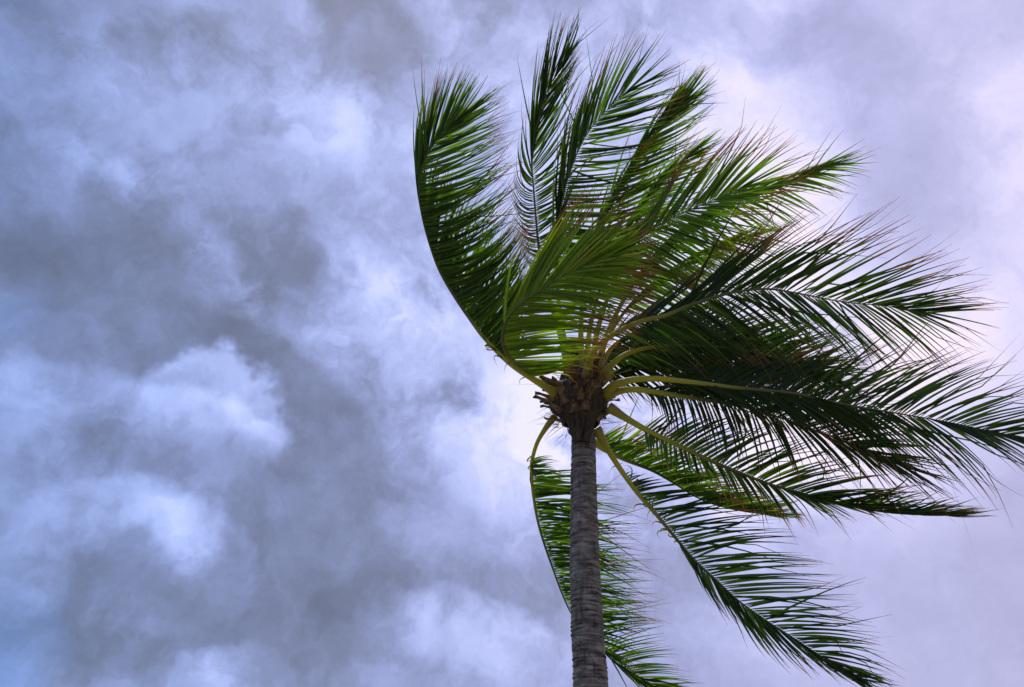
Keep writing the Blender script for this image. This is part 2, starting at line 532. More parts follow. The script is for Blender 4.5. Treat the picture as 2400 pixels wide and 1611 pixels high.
def rings_near(rings, s):
    lo = max(0, int(s / .062) - 2)
    return [r for r in rings[lo:lo + int(s * 12) + 8] if abs(r[0] - s) < .08]


trunk = build_trunk()

# ------------------------------------------------------------------ fronds
# Each frond: rachis points (px, py, depth offset in m from the crown's heart);
# sides: keys (index along the rachis, reach right px, reach down px, reach away m, bend deg)
F = []  # low green puts the shade of backlit fronds into their leaf colour


def frond(name_label, pts, a, b, dry=.25, green=.45, petiole=.032, gap=.034, start=2.0, width=.029, seed=0, threads=None, startb=None, cling=1.0, dryb=None, open_=.1):
    F.append(dict(label=name_label, pts=pts, a=a, b=b, dry=dry, green=green, petiole=petiole, gap=gap,
                  start=start, startb=startb if startb is not None else start, width=width, seed=seed, cling=cling, open=open_, dryb=dry if dryb is None else dryb, threads=threads or []))


# back, upper
frond('slender frond twisting upward behind the others', 
      [(1335, 880, .10), (1312, 780, .30), (1285, 690, .5), (1265, 592, .7), (1256, 508, .8), (1250, 432, .85), (1247, 385, .85), (1253, 318, .8), (1275, 235, .75), (1308, 165, .7), (1335, 125, .65)],
      [(2, -40, -40, .1, -50), (3, -45, -28, .1, -30), (4, -55, -55, .15, -55), (4.8, -35, -75, .1, -50), (5.6, -10, -150, 0, -8), (6.2, 20, -200, -.1, -5), (8, 40, -180, -.1, -4), (9, 45, -120, -.1, -3), (10, 28, -70, 0, 0)],
      [(2, 70, -50, .1, 10), (3, 80, -60, .1, 10), (4, 80, -70, .1, 12), (5, 95, -110, .1, 20), (5.8, 120, -200, .1, 10), (7, 100, -170, .1, 6), (8, 75, -110, .1, 6), (9, 45, -75, .1, 5), (10, 32, -50, 0, 0)],
      dry=.2, green=.22, seed=11, start=2.2, gap=.029, width=.026)
frond(None,
      [(1345, 880, .08), (1322, 790, .25), (1308, 690, .4), (1303, 600, .5), (1310, 520, .55), (1325, 440, .55), (1350, 367, .5), (1377, 313, .45), (1411, 271, .4), (1445, 236, .35), (1478, 208, .3)],
      [(2, 10, -150, .1, -8), (3, 20, -200, .1, -8), (5, 45, -215, .1, -8), (7, 58, -205, .05, -8), (8, 95, -185, 0, -6), (9, 110, -140, 0, -4), (10, 105, -85, 0, 0)],
      [(2, 130, -20, -.1, 6), (4, 165, -5, -.1, 8), (5, 175, -12, -.1, 8), (6, 185, -20, -.1, 8), (7, 200, -60, -.1, 5), (8, 180, -60, -.1, 5), (9, 140, -55, 0, 3), (10, 125, -48, 0, 0)],
      dry=.28, green=0.3, seed=12, open_=.25, width=.033, gap=.030, start=1.8)
frond(None,
      [(1365, 870, .1), (1362, 770, .3), (1370, 660, .5), (1392, 560, .65), (1430, 480, .7), (1470, 405, .7), (1510, 340, .65), (1555, 285, .6), (1605, 238, .55)],
      [(2, 50, -150, .1, -6), (4, 100, -160, .1, -6), (5, 110, -165, .1, -5), (6, 105, -150, .05, -5), (7, 95, -115, 0, -3), (8, 55, -75, 0, 0)],
      [(2, 150, -60, -.1, 8), (4, 160, -70, -.1, 8), (5, 150, -75, -.1, 8), (6, 140, -75, -.1, 6), (7, 115, -75, 0, 4), (8, 75, -50, 0, 0)],
      dry=0.2, green=.45, seed=13, width=.032, gap=.030, start=1.8)
frond(None,
      [(1375, 870, .15), (1385, 760, .4), (1420, 640, .65), (1470, 530, .85), (1520, 455, .9), (1575, 400, .9), (1625, 355, .85)],
      [(1.5, 70, -120, .1, -8), (3, 110, -120, .1, -6), (4, 110, -110, 0, -6), (5, 95, -85, 0, -4), (6, 60, -50, 0, 0)],
      [(1.5, 150, -30, -.1, 8), (3, 155, -55, -.1, 8), (4, 140, -55, 0, 6), (5, 115, -50, 0, 4), (6, 80, -35, 0, 0)],
      dry=0.15, green=.55, seed=14, start=1.5)
# left sweeping frond
frond('tall frond bowed up along the left side of the crown',
      [(1300, 915, -.05), (1253, 890, -.02), (1196, 852, .05), (1138, 795, .1), (1100, 745, .12), (1062, 690, .15), (1028, 630, .15), (1003, 560, .12), (986, 490, .1), (982, 425, .08), (997, 372, .05), (1030, 322, .0), (1070, 282, -.05)],
      [(2, 60, -120, .15, 10), (4, 70, -190, .2, 0), (5.5, 45, -210, .2, -14), (7, 10, -195, .15, -8), (8, 2, -200, .1, -5), (9, 14, -210, .05, -5), (10, 40, -205, 0, -5), (11, 62, -150, 0, -4), (12, 62, -95, 0, 0)],
      [(2, 55, -60, -.1, 10), (3, 95, -150, -.1, 18), (4, 130, -160, -.1, 22), (5, 160, -140, -.1, 26), (6, 180, -115, -.15, 26), (7, 195, -100, -.15, 22), (8, 205, -85, -.15, 18), (9, 205, -80, -.15, 12), (10, 180, -75, -.1, 8), (11, 140, -75, -.1, 5), (12, 98, -70, 0, 0)],
      dry=.22, green=0.34, seed=15, width=.030, start=2.0, gap=.0145,
      threads=[(1.2, 3.0, 12, 42, -30, 40)])
# right, upper
frond(None,
      [(1390, 865, .0), (1400, 780, .05), (1428, 690, .1), (1465, 610, .12), (1500, 560, .12), (1576, 510, .1), (1640, 483, .1), (1692, 460, .1), (1745, 438, .1)],
      [(2, 70, -140, .1, -8), (4, 120, -190, .1, -5), (5, 145, -195, .05, -5), (6, 135, -175, 0, -5), (7, 145, -150, 0, -4), (8, 155, -80, 0, -2)],
      [(2, 160, 60, -.15, -10), (4, 180, 110, -.15, -8), (5, 190, 70, -.1, 0), (6, 190, 5, -.1, 4), (7, 175, -20, -.05, 3), (8, 160, -35, 0, 0)],
      dry=.46, green=0.52, seed=16, width=.032, gap=.031, start=2.0)
frond(None,
      [(1400, 868, .05), (1425, 780, .2), (1470, 690, .35), (1540, 590, .45), (1620, 520, .5), (1700, 480, .5), (1780, 458, .45), (1840, 432, .4), (1890, 405, .38), (1940, 385, .35)],
      [(2, 100, -80, .1, -6), (4, 150, -70, .05, -5), (5, 160, -65, .05, -5), (6, 165, -65, .05, -5), (7, 150, -65, 0, -4), (8, 120, -55, 0, -3), (9, 100, -30, 0, 0)],
      [(2, 130, 70, -.1, -8), (4, 110, 110, -.1, -14), (5, 115, 95, -.1, -12), (6, 110, 65, -.1, -10), (7, 110, 50, -.1, -8), (8, 115, 20, -.05, -4), (9, 105, 5, 0, 0)],
      dry=0.22, green=0.54, seed=17, start=2.2)
frond(None,
      [(1395, 870, .1), (1430, 780, .3), (1500, 690, .5), (1590, 620, .65), (1680, 580, .7), (1770, 550, .7)],
      [(1.5, 110, -60, .05, -5), (3, 130, -50, .05, -5), (5, 90, -30, 0, 0)],
      [(1.5, 140, 70, -.1, -8), (3, 140, 95, -.1, -8), (4, 130, 70, -.1, -6), (5, 95, 20, 0, 0)],
      dry=0.18, green=0.62, seed=18, start=1.5)
# the hooked frond in front
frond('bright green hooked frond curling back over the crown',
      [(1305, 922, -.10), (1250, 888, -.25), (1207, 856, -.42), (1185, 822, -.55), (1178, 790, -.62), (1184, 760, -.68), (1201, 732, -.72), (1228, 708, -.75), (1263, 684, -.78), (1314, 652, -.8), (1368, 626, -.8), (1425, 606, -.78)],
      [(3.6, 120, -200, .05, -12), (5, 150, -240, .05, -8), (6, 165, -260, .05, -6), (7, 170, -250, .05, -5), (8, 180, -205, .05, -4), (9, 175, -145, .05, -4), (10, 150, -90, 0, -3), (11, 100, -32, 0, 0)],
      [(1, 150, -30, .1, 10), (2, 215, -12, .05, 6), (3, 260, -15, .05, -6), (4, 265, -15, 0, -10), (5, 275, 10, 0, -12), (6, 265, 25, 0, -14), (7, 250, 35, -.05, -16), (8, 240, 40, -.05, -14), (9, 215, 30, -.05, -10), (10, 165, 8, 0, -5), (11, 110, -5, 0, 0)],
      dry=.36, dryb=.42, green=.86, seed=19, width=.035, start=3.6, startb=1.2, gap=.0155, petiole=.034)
# right middle, big; backlit shade painted in through low green values
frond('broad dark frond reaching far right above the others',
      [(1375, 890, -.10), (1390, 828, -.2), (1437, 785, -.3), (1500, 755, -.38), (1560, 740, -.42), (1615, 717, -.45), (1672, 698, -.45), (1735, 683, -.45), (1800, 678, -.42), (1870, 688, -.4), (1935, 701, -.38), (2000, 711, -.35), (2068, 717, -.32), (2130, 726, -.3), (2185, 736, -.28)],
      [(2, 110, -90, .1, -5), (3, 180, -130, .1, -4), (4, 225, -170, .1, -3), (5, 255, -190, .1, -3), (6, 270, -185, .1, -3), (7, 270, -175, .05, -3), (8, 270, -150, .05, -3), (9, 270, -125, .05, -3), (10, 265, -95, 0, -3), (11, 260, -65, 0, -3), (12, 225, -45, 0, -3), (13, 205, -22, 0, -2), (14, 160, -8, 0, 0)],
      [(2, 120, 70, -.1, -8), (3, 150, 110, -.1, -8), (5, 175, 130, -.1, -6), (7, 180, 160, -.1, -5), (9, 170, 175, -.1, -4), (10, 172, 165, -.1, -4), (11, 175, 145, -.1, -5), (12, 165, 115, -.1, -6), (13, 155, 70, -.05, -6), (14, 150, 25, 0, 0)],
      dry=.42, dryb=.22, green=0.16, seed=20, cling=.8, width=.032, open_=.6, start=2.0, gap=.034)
frond(None,
      [(1410, 885, -.06), (1445, 846, -.1), (1490, 823, -.12), (1560, 812, -.14), (1650, 812, -.15), (1750, 825, -.15), (1850, 850, -.15), (1945, 885, -.15)],
      [(2, 130, -70, .1, -6), (4, 150, -75, .1, -5), (6, 150, -55, .05, -4), (7, 110, -15, 0, 0)],
      [(2, 120, 70, -.1, -6), (4, 140, 90, -.1, -6), (6, 140, 90, -.05, -6), (7, 110, 50, 0, 0)],
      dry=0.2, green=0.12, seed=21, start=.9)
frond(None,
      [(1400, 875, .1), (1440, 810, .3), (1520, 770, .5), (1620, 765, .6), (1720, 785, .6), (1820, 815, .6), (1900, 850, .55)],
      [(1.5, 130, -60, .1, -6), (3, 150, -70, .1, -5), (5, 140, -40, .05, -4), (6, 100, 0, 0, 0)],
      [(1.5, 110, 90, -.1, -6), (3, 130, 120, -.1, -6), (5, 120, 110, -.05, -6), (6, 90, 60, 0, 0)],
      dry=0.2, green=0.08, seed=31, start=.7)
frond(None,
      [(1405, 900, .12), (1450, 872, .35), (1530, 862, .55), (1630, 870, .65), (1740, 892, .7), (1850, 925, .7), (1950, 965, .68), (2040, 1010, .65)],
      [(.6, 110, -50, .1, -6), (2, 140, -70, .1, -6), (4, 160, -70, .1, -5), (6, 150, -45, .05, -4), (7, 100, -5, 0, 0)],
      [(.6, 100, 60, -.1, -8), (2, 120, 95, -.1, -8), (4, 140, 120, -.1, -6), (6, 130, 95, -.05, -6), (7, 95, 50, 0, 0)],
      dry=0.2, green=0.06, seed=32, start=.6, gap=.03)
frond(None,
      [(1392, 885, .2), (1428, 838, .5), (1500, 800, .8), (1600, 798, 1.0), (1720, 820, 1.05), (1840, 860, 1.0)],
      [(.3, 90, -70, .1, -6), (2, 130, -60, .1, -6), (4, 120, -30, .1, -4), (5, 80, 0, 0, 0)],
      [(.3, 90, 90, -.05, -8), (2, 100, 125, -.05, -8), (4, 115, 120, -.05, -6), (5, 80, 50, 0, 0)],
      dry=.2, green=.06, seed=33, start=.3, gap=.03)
# long horizontal one with yellow stalk
frond('long level frond with yellow stalk leaving the frame at right',
      [(1418, 928, -.12), (1440, 905, -.2), (1470, 894, -.28), (1508, 889, -.35), (1560, 890, -.42), (1631, 898, -.5), (1718, 909, -.55), (1806, 917, -.58), (1880, 926, -.6), (1943, 941, -.6), (2023, 956, -.6), (2119, 972, -.58), (2190, 984, -.55), (2262, 998, -.52), (2342, 1017, -.5), (2400, 1034, -.48)],
      [(3, 100, -45, .1, -8), (5, 150, -70, .1, -8), (7, 185, -110, .1, -8), (8, 205, -120, .1, -8), (9, 225, -130, .1, -8), (10, 240, -138, .1, -8), (11, 245, -115, .1, -7), (12, 245, -85, .05, -6), (13, 230, -55, .05, -5), (14, 190, -30, 0, -3), (15, 150, 10, 0, 0)],
      [(3.5, 90, 60, -.1, -10), (5, 110, 80, -.1, -10), (7, 150, 125, -.1, -8), (9, 185, 170, -.1, -7), (10, 205, 180, -.1, -7), (11, 215, 170, -.1, -8), (12, 190, 135, -.1, -8), (13, 170, 95, -.05, -8), (14, 140, 65, 0, -5), (15, 120, 50, 0, 0)],
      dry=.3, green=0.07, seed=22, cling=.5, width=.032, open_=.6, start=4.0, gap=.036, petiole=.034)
frond(None,
      [(1420, 932, -.10), (1450, 918, -.16), (1490, 914, -.22), (1543, 921, -.28), (1600, 930, -.32), (1665, 940, -.36), (1736, 953, -.38), (1790, 968, -.4), (1860, 990, -.4), (1935, 1018, -.4), (2007, 1044, -.38), (2058, 1066, -.36), (2110, 1090, -.34)],
      [(2.5, 110, -20, .1, -8), (5, 150, -40, .1, -8), (7, 160, -45, .1, -8), (9, 175, -35, .1, -6), (10, 180, -5, .05, -4), (11, 165, 15, 0, -3), (12, 130, 35, 0, 0)],
      [(2, 70, 55, -.05, -22), (3, 25, 100, -.05, -12), (4, 15, 120, -.05, -8), (5, 25, 130, -.1, -8), (6, 40, 135, -.1, -8), (7, 60, 140, -.1, -8), (8, 105, 140, -.1, -8), (9, 130, 135, -.1, -8), (10, 145, 110, -.1, -8), (11, 140, 85, -.05, -6), (12, 120, 55, 0, 0)],
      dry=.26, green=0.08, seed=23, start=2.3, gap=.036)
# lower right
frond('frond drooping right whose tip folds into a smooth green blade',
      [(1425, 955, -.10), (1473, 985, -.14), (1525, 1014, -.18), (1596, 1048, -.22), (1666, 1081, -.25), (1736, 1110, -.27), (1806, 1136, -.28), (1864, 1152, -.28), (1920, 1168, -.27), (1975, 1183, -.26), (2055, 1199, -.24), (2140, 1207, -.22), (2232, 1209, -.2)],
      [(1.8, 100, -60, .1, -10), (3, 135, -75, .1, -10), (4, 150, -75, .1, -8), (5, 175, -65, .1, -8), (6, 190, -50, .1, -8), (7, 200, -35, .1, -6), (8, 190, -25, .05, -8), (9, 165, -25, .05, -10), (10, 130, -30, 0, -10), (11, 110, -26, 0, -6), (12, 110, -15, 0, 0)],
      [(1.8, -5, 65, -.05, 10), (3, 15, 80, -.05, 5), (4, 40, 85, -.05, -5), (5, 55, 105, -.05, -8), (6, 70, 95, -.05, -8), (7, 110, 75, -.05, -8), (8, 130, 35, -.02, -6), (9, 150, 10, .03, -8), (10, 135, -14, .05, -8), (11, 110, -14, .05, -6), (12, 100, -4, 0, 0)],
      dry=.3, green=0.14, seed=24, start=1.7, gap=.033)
frond(None,
      [(1385, 1005, .08), (1395, 1040, .2), (1455, 1074, .35), (1525, 1102, .45), (1578, 1132, .5), (1631, 1165, .55), (1683, 1186, .55), (1753, 1201, .55), (1820, 1207, .5)],
      [(.8, 95, -70, .1, -5), (2, 120, -65, .1, -6), (3, 130, -55, .1, -6), (4, 135, -35, .1, -8), (5, 130, -25, .05, -10), (6, 120, -22, .05, -10), (7, 110, -15, 0, -6), (8, 75, 2, 0, 0)],
      [(.8, 80, -40, .05, -5), (2, 110, -30, .05, -8), (4, 120, -12, .05, -10), (6, 120, -8, .02, -10), (8, 75, 8, 0, 0)],
      dry=.42, green=0.56, seed=25, start=.8, gap=.028)
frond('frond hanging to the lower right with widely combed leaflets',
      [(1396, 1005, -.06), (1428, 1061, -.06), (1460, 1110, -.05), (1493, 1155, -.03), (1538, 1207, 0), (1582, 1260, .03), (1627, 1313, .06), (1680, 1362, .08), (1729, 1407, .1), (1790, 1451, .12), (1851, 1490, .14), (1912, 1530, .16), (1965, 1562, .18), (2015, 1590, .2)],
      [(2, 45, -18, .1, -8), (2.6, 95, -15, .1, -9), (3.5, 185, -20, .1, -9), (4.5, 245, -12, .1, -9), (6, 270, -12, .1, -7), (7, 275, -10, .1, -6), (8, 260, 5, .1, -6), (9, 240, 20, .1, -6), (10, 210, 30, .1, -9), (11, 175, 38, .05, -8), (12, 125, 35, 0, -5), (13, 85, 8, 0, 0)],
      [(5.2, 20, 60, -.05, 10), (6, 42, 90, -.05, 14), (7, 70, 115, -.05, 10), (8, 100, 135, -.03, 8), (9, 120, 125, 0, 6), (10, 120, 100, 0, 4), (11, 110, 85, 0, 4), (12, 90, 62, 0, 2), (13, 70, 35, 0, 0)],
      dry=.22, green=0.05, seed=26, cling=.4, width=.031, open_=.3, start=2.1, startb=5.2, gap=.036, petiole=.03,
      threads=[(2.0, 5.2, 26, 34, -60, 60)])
# lower left, passes behind the trunk
frond('frond hanging low on the left and passing behind the trunk',
      [(1300, 975, .05), (1281, 1000, .1), (1261, 1033, .15), (1250, 1065, .2), (1245, 1098, .25), (1249, 1155, .35), (1259, 1216, .45), (1273, 1268, .5), (1294, 1329, .55), (1318, 1394, .6), (1343, 1445, .62), (1383, 1496, .64), (1424, 1537, .65), (1485, 1582, .66), (1546, 1615, .66), (1620, 1645, .66)],
      [(3.4, 70, -18, .1, -10), (4, 110, -12, .1, -8), (5, 190, -5, .1, -8), (6, 215, 15, .1, -10), (7, 225, -5, .1, -8), (8, 215, 0, .1, -8), (9, 205, -15, .1, -8), (10, 190, -10, .1, -8), (11, 165, -25, .1, -8), (12, 130, -25, .05, -6), (13, 125, 5, .05, -6), (14, 110, 15, 0, -4), (15, 60, 10, 0, 0)],
      [(3.6, 50, -5, -.05, -10), (5, 150, 25, -.05, -16), (7, 190, 35, -.05, -16), (9, 180, 20, -.05, -14), (11, 110, 50, 0, -8), (12, 85, 75, 0, -4), (13, 85, 60, 0, 0), (15, 50, 30, 0, 0)],
      dry=.24, green=0.32, seed=27, start=3.4, gap=.031, petiole=.022,
      threads=[(3.0, 4.2, 9, 34, 110, 80)])


def key_at(keys, x):
    if x <= keys[0][0]:
        return keys[0][1:]
    for k0, k1 in zip(keys, keys[1:]):
        if x <= k1[0]:
            t = (x - k0[0]) / (k1[0] - k0[0])
            t = t * t * (3 - 2 * t) * .5 + t * .5
            return tuple(a + (b - a) * t for a, b in zip(k0[1:], k1[1:]))
    return keys[-1][1:]


PROFILE = [0, .05, .14, .28, .45, .62, .8, .93, 1.0]


def wprof(u):
    if u < .06:
        return .30 + .5 * u / .06
    if u < .26:
        return .80 + .20 * (u - .06) / .20
    return max(.10, (1 - (u - .26) / .74) ** .85)


def leaflet_geo(P0, P1, P2, width, nrm, twist, fold, kink, rr):
    """bent strip with a keel along its midrib: verts, and (u, v) per vert"""
    vs, uvs = [], []
    prev = None
    kv = None
    for u in PROFILE:
        q = P0 * ((1 - u) ** 2) + P1 * (2 * u * (1 - u)) + P2 * (u * u)
        tan = (P1 - P0) * (2 * (1 - u)) + (P2 - P1) * (2 * u)
        if kink and u > kink[0]:
            ex = u - kink[0]
            q = q + kink[1] * (ex * (P2 - P0).length)
        if tan.length < 1e-6:
            tan = P2 - P0
        tan.normalize()
        w = nrm.cross(tan)
        if w.length < 1e-4:
            w = UP.cross(tan)
        w.normalize()
        w = Matrix.Rotation(twist * (.35 + .65 * u), 3, tan) @ w
        nn = tan.cross(w)
        hw = width * .5 * wprof(u)
        vs += [q - w * hw + nn * (hw * fold), q, q + w * hw + nn * (hw * fold)]
        uvs += [(u, 0), (u, .5), (u, 1)]
    return vs, uvs


LEAF_FACES = []
for i in range(len(PROFILE) - 1):
    a = i * 3
    LEAF_FACES += [(a, a + 1, a + 4, a + 3), (a + 1, a + 2, a + 5, a + 4)]


def leaf_mesh(name, leaves):
    vs, fs, cols, uvs = [], [], [], []
    for lf in leaves:
        o = len(vs)
        vs += [tuple(v) for v in lf['vs']]
        fs += [tuple(i + o for i in f) for f in LEAF_FACES]
        for (u, v) in lf['uvs']:
            cols += [u, lf['rnd'], lf['dry'], 1.0]
            uvs.append((u + lf['off'], v))
    me = bpy.data.meshes.new(name)
    me.from_pydata(vs, [], fs)
    ca = me.color_attributes.new('leaf', 'FLOAT_COLOR', 'POINT')
    ca.data.foreach_set('color', cols)
    uvl = me.uv_layers.new(name='UVMap')
    flat = []
    for l in me.loops:
        flat += uvs[l.vertex_index]
    uvl.data.foreach_set('uv', flat)
    return me


def stalk_mesh(name, samples, r0, rend):
    """tapering stalk, flat above and keeled below, with a broad clasping base"""
    seg = 9
    vs, fs, uvs = [], [], []
    n = len(samples)
    Ls = [0]
    for (a, b) in zip(samples, samples[1:]):
        Ls.append(Ls[-1] + (b[1] - a[1]).length)
    tot = Ls[-1]
    for i, (ix, q) in enumerate(samples):
        t = (samples[min(n - 1, i + 1)][1] - samples[max(0, i - 1)][1]).normalized()
        s = t.cross(FW)
        s = s.normalized() if s.length > 1e-3 else RT
        u2 = s.cross(t).normalized()
        f = Ls[i] / tot
        r = rend + (r0 - rend) * (1 - f) ** 1.9
        r *= 1 + .55 * math.exp(-(f / .045) ** 2)
        for k in range(seg):
            a = 2 * math.pi * k / seg
            ra = r * (1 + .10 * math.cos(3 * a))
            vs.append(tuple(q + s * (ra * math.cos(a)) + u2 * (ra * .72 * math.sin(a))))
            uvs.append((f, k / seg))
    for i in range(n - 1):
        for k in range(seg):
            a, b = i * seg + k, i * seg + (k + 1) % seg
            fs.append((a, b, b + seg, a + seg))
    fs.append(tuple(range(seg))[::-1])
    fs.append(tuple((n - 1) * seg + k for k in range(seg)))
    me = bpy.data.meshes.new(name)
    me.from_pydata(vs, [], fs)
    uvl = me.uv_layers.new(name='UVMap')
    flat = []
    for l in me.loops:
        flat += uvs[l.vertex_index]
    uvl.data.foreach_set('uv', flat)
    return me


def pv(dx, dy, dd, depth):
    """a reach measured across the view at a given depth, in metres"""
    k = depth / FPX
    return RT * (dx * k) - UP * (dy * k) + FW * dd


all_leaves = []
frond_objs = []
for fi, f in enumerate(F):
    rr = random.Random(100 + f['seed'])
    P = [at(px, py, ZC + dz) for (px, py, dz) in f['pts']]
    smp = catmull(P, 9)
    fo = link('frond', stalk_mesh('frond', smp, f['petiole'], .0032), palm, M_RACHIS)
    if f['label']:
        fo['label'] = f['label']
    frond_objs.append(fo)
    # arc length table
    Ls = [0]
    for a, b in zip(smp, smp[1:]):
        Ls.append(Ls[-1] + (b[1] - a[1]).length)
    tot = Ls[-1]

    def locate(s):
        for j in range(len(Ls) - 1):
            if Ls[j + 1] >= s:
                t = (s - Ls[j]) / max(1e-9, Ls[j + 1] - Ls[j])
                return smp[j][0] + (smp[j + 1][0] - smp[j][0]) * t, smp[j][1].lerp(smp[j + 1][1], t), (smp[j + 1][1] - smp[j][1]).normalized()
        return smp[-1][0], smp[-1][1].copy(), (smp[-1][1] - smp[-2][1]).normalized()

    for side, keys in ((-1, f['a']), (1, f['b'])):
        st = f['start'] if side < 0 else f['startb']
        s0 = 0
        for j in range(len(smp)):
            if smp[j][0] >= st:
                s0 = Ls[j]; break
        s = s0
        raw = []
        while s < tot:
            ix, p, tan = locate(s)
            fr = (s - s0) / max(1e-6, tot - s0)
            raw.append((s, ix, p, tan, fr))
            s += f['gap'] * .63 * rr.uniform(.75, 1.25) * (1 + f['open'] * fr ** 2)
        # leaflets hang together in small clumps
        i = 0
        clumps = []
        while i < len(raw):
            m = rr.choice((2, 3, 3, 4, 5, 6, 8))
            clumps.append(raw[i:i + m]); i += m
        ph = rr.uniform(0, 9)
        for cl in clumps:
            cs, cix, cp, ct, cfr = cl[len(cl) // 2]
            depth = (cp - CAM).dot(FW)
            dx, dy, dd, bend = key_at(keys, cix)
            crot = rr.gauss(0, 2.4) + 2 * math.sin(cs * 5 + ph)
            cv = Matrix.Rotation(R(crot), 3, FW) @ pv(dx, dy, dd, depth)
            cv *= rr.uniform(1.0, 1.15)
            ctip = cp + cv
            pull = rr.choice((0, .1, .2, .35, .5)) * f['cling']
            cd_ = rr.gauss(0, .06)
            for (s, ix, p, tan, fr) in cl:
                if rr.random() < .03:
                    continue
                dx, dy, dd, bend = key_at(keys, ix)
                V = pv(dx, dy, dd, depth) * rr.uniform(.94, 1.16)
                ramp = min(1, (.7 if f['seed'] > 30 else .35) + (s - s0) / .35)
                V *= ramp
                ang = crot + rr.gauss(0, 3.2)
                if rr.random() < .05:
                    ang += rr.choice((-1, 1)) * rr.uniform(8, 22)
                V = Matrix.Rotation(R(ang), 3, FW) @ V
                V += FW * (rr.gauss(0, .05) + cd_)
                tip = (p + V).lerp(ctip + (p - cp) * .35, pull)
                V = tip - p
                Lf = V.length
                b1 = Matrix.Rotation(R(bend + rr.gauss(0, 4)), 3, FW) @ V
                P1 = p + b1 * .5 + FW * (side * -.03)
                nrm = tan.cross(V)
                if nrm.length > 1e-6:
                    nrm.normalize()
                if nrm.dot(FW) > 0:
                    nrm = -nrm
                nrm = (nrm * .55 - FW * .7 + Vector((rr.gauss(0, .25), rr.gauss(0, .25), rr.gauss(0, .25)))).normalized()
                kink = None
                if rr.random() < .16:
                    kd = Matrix.Rotation(R(rr.choice((-1, 1)) * rr.uniform(25, 70)), 3, FW) @ (V / Lf)
                    kink = (rr.uniform(.55, .85), kd * .6)
                elif rr.random() < .025:
                    kd = Matrix.Rotation(R(rr.choice((-1, 1)) * rr.uniform(60, 130)), 3, FW) @ (V / Lf)
                    kink = (rr.uniform(.25, .6), kd * .75 + FW * rr.gauss(0, .3))
                if f['seed'] == 15 and side < 0:
                    kink = None
                wd = f['width'] * .88 * rr.uniform(.72, 1.1) * (min(1, Lf / .45) ** .4) * (1 - .25 * fr)
                vs, uvs = leaflet_geo(p, P1, tip, wd, nrm, R(rr.gauss(0, 30)), rr.uniform(.05, .45), kink, rr)
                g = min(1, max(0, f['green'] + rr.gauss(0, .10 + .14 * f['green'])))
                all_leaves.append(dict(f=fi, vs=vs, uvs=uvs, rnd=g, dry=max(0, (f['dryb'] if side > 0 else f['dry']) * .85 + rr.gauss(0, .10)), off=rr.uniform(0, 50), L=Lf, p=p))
    # small curled dead threads along the stalk's lower edge
    for (i0, i1, cnt, ln, ang, spread) in f['threads']:
        for k in range(cnt):
            ix = i0 + (i1 - i0) * (k + rr.random()) / cnt
            j = min(range(len(smp)), key=lambda q: abs(smp[q][0] - ix))
            p = smp[j][1]
            depth = (p - CAM).dot(FW)
            a = R(-ang + 180 + rr.uniform(-spread, spread))
            l = ln * rr.uniform(.4, 1.2)
            v1 = pv(l * math.cos(a), l * math.sin(a), rr.gauss(0, .02), depth)
            a2 = a + R(rr.choice((-1, 1)) * rr.uniform(70, 170))
            v2 = v1 * .8 + pv(.8 * l * math.cos(a2), .8 * l * math.sin(a2), rr.gauss(0, .02), depth)
            vs, uvs = leaflet_geo(p, p + v1 * 1.3, p + v2, .014, -FW, rr.gauss(0, .6), .2, None, rr)
            all_leaves.append(dict(f=fi, vs=vs, uvs=uvs, rnd=rr.uniform(.1, .4), dry=rr.uniform(.2, .7), off=rr.uniform(0, 50), L=0, p=p, thread=True))

# which leaflets show largest: cast from the eye to points on every leaflet
vs, fs, owner = [], [], []
for li, lf in enumerate(all_leaves):
    o = len(vs)
    vs += lf['vs']
    for q in LEAF_FACES:
        fs.append(tuple(i + o for i in q)); owner.append(li)
bvh = BVHTree.FromPolygons(vs, fs)
scores = []
for li, lf in enumerate(all_leaves):
    if lf.get('thread'):
        continue
    seen = 0
    for k in (2, 3, 4, 5, 6, 7):
        q = lf['vs'][k * 3 + 1]
        d = q - CAM
        x = d.dot(RT) / d.dot(FW); y = d.dot(UP) / d.dot(FW)
        if abs(x) > W_ / 2 / FPX or abs(y) > H_ / 2 / FPX:
            continue
        hit = bvh.ray_cast(CAM, d.normalized())
        if hit[2] is not None and owner[hit[2]] == li:
            seen += 1
    a, b = lf['vs'][1], lf['vs'][-2]
    ext = ((b - a) - FW * (b - a).dot(FW)).length
    scores.append((seen * ext, li))
scores.sort(reverse=True)
single = set(li for _, li in scores[:300])
for fi, fo in enumerate(frond_objs):
    rest = [lf for li, lf in enumerate(all_leaves) if lf['f'] == fi and li not in single]
    o = link('leaflets', leaf_mesh('leaflets', rest), fo, M_LEAF)
    o['kind'] = 'stuff'
for li in sorted(single):
    lf = all_leaves[li]
    link('leaflet', leaf_mesh('leaflet', [lf]), frond_objs[lf['f']], M_LEAF)
for o in list(palm.children_recursive):
    if o.parent is not palm:
        o.matrix_parent_inverse = Matrix.Identity(4)
        o.location = (0, 0, 0)
print('leaflets', len(all_leaves))

# ------------------------------------------------------------------ crown heart: fibre sheath, dry leaf bases, twigs
CH = at(1358, 940, ZC)


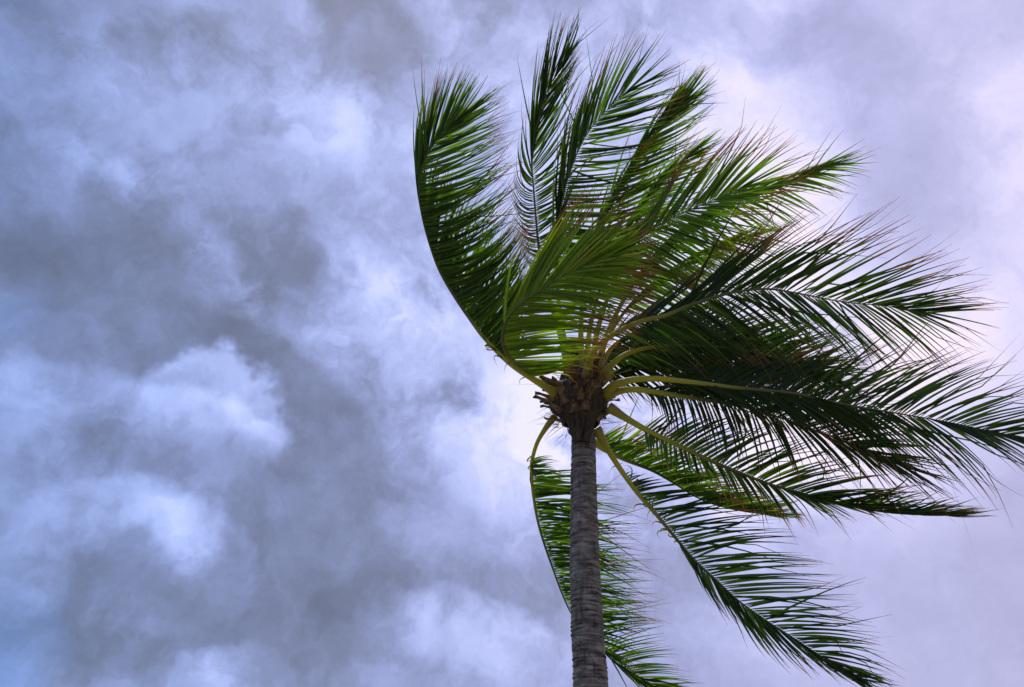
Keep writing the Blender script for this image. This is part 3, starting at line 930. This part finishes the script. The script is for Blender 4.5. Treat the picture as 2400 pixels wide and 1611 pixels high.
def build_sheath():
    vs, fs = [], []
    seg, nr = 48, 40
    z0, z1 = -.44, .66
    for i in range(nr + 1):
        t = i / nr
        z = z0 + (z1 - z0) * t
        r = .070 + .184 * math.exp(-((z + .01) / .19) ** 2) + .035 * max(0, min(1, z / .2)) - .07 * max(0, z - .3) / .3
        for k in range(seg):
            a = 2 * math.pi * k / seg
            nz = mnoise.fractal(Vector((math.cos(a) * 2.8, math.sin(a) * 2.8, z * 8)), 1, 2, 6) * 1.6
            lump = .028 * math.sin(5 * a + z * 9) * math.exp(-(z / .2) ** 2)
            q = r + nz * .03 + lump
            vs.append((CH.x + q * math.cos(a), CH.y + q * math.sin(a), CH.z + z))
    for i in range(nr):
        for k in range(seg):
            a, b = i * seg + k, i * seg + (k + 1) % seg
            fs.append((a, b, b + seg, a + seg))
    fs.append(tuple(nr * seg + k for k in range(seg)))
    me = bpy.data.meshes.new('leaf_sheath')
    me.from_pydata(vs, [], fs)
    return link('leaf_sheath', me, palm, M_SHEATH)


build_sheath()


def build_boot(ang, z, length, width, lean, rr):
    """a dry, torn leaf base: a thick curved scale ending in a ragged point"""
    out = Vector((math.cos(ang), math.sin(ang), 0))
    side = Vector((-math.sin(ang), math.cos(ang), 0))
    vs, fs = [], []
    n, m = 7, 6
    org = CH + Vector((0, 0, z))
    rad = .13 + .10 * math.exp(-((z + .02) / .15) ** 2)
    for layer in (0, 1):
        for i in range(n + 1):
            t = i / n
            for j in range(m + 1):
                v = j / m * 2 - 1
                w = width * (1 - t ** 1.6 * .85) * .5
                rag = (rr.uniform(-.02, .02) if i == n else 0)
                curve = (1 - v * v) * width * .22
                p = org + out * (rad + lean * t * t * length + curve - layer * .014 * (1 - t * .6)) + side * (v * w) + Vector((0, 0, 1)) * (t * length * (1 - .3 * lean) + rag)
                vs.append(tuple(p))
    q = (n + 1) * (m + 1)
    idx = lambda l, i, j: l * q + i * (m + 1) + j
    for i in range(n):
        for j in range(m):
            fs.append((idx(0, i, j), idx(0, i, j + 1), idx(0, i + 1, j + 1), idx(0, i + 1, j)))
            fs.append((idx(1, i, j), idx(1, i + 1, j), idx(1, i + 1, j + 1), idx(1, i, j + 1)))
        for j in (0, m):
            fs.append((idx(0, i, j), idx(0, i + 1, j), idx(1, i + 1, j), idx(1, i, j)))
    for i in (0, n):
        for j in range(m):
            fs.append((idx(0, i, j), idx(0, i, j + 1), idx(1, i, j + 1), idx(1, i, j)))
    me = bpy.data.meshes.new('leaf_base')
    me.from_pydata(vs, [], fs)
    return link('leaf_base', me, palm, M_BOOT)


rb = random.Random(5)
for k in range(22):
    a = 2.4 * k + rb.uniform(-.3, .3)
    z = -.25 + .42 * (k / 21) + rb.uniform(-.03, .03)
    build_boot(a, z, rb.uniform(.13, .24), rb.uniform(.09, .16), rb.uniform(.3, 1.1), rb)


for k in range(13):
    a = rb.choice((math.pi, math.pi, 0.0, -1.9, -1.2)) + rb.uniform(-.55, .55)
    build_boot(a, rb.uniform(-.24, .08), rb.uniform(.10, .17), rb.uniform(.07, .13), rb.uniform(.6, 1.3), rb)


def strands(name, n, seed):
    """loose fibres and dead flower twigs standing out of the crown's heart"""
    rr = random.Random(seed)
    vs, fs = [], []
    for k in range(n):
        a = rr.uniform(0, 2 * math.pi); z = rr.uniform(-.28, .22)
        o = Vector((math.cos(a), math.sin(a), 0))
        p = CH + o * .2 + Vector((0, 0, z))
        d = (o + Vector((rr.gauss(0, .4), rr.gauss(0, .4), rr.gauss(-.1, .5)))).normalized()
        l = rr.uniform(.05, .22)
        if rr.random() < .12:
            l *= 2
        r = rr.uniform(.0015, .004)
        s = d.cross(Vector((.3, .2, 1))).normalized(); u = s.cross(d)
        b = len(vs)
        bendv = Vector((rr.gauss(0, .4), rr.gauss(0, .4), -.3)) * l * .5
        for i in range(4):
            t = i / 3
            c = p + d * (l * t) + bendv * (t * t)
            rt = r * (1 - .8 * t)
            for q in range(3):
                an = 2 * math.pi * q / 3
                vs.append(tuple(c + s * (rt * math.cos(an)) + u * (rt * math.sin(an))))
        for i in range(3):
            for q in range(3):
                x, y = b + i * 3 + q, b + i * 3 + (q + 1) % 3
                fs.append((x, y, y + 3, x + 3))
    me = bpy.data.meshes.new(name)
    me.from_pydata(vs, [], fs)
    o = link(name, me, palm, M_SHEATH)
    o['kind'] = 'stuff'
    return o


strands('loose_fibre', 260, 9)
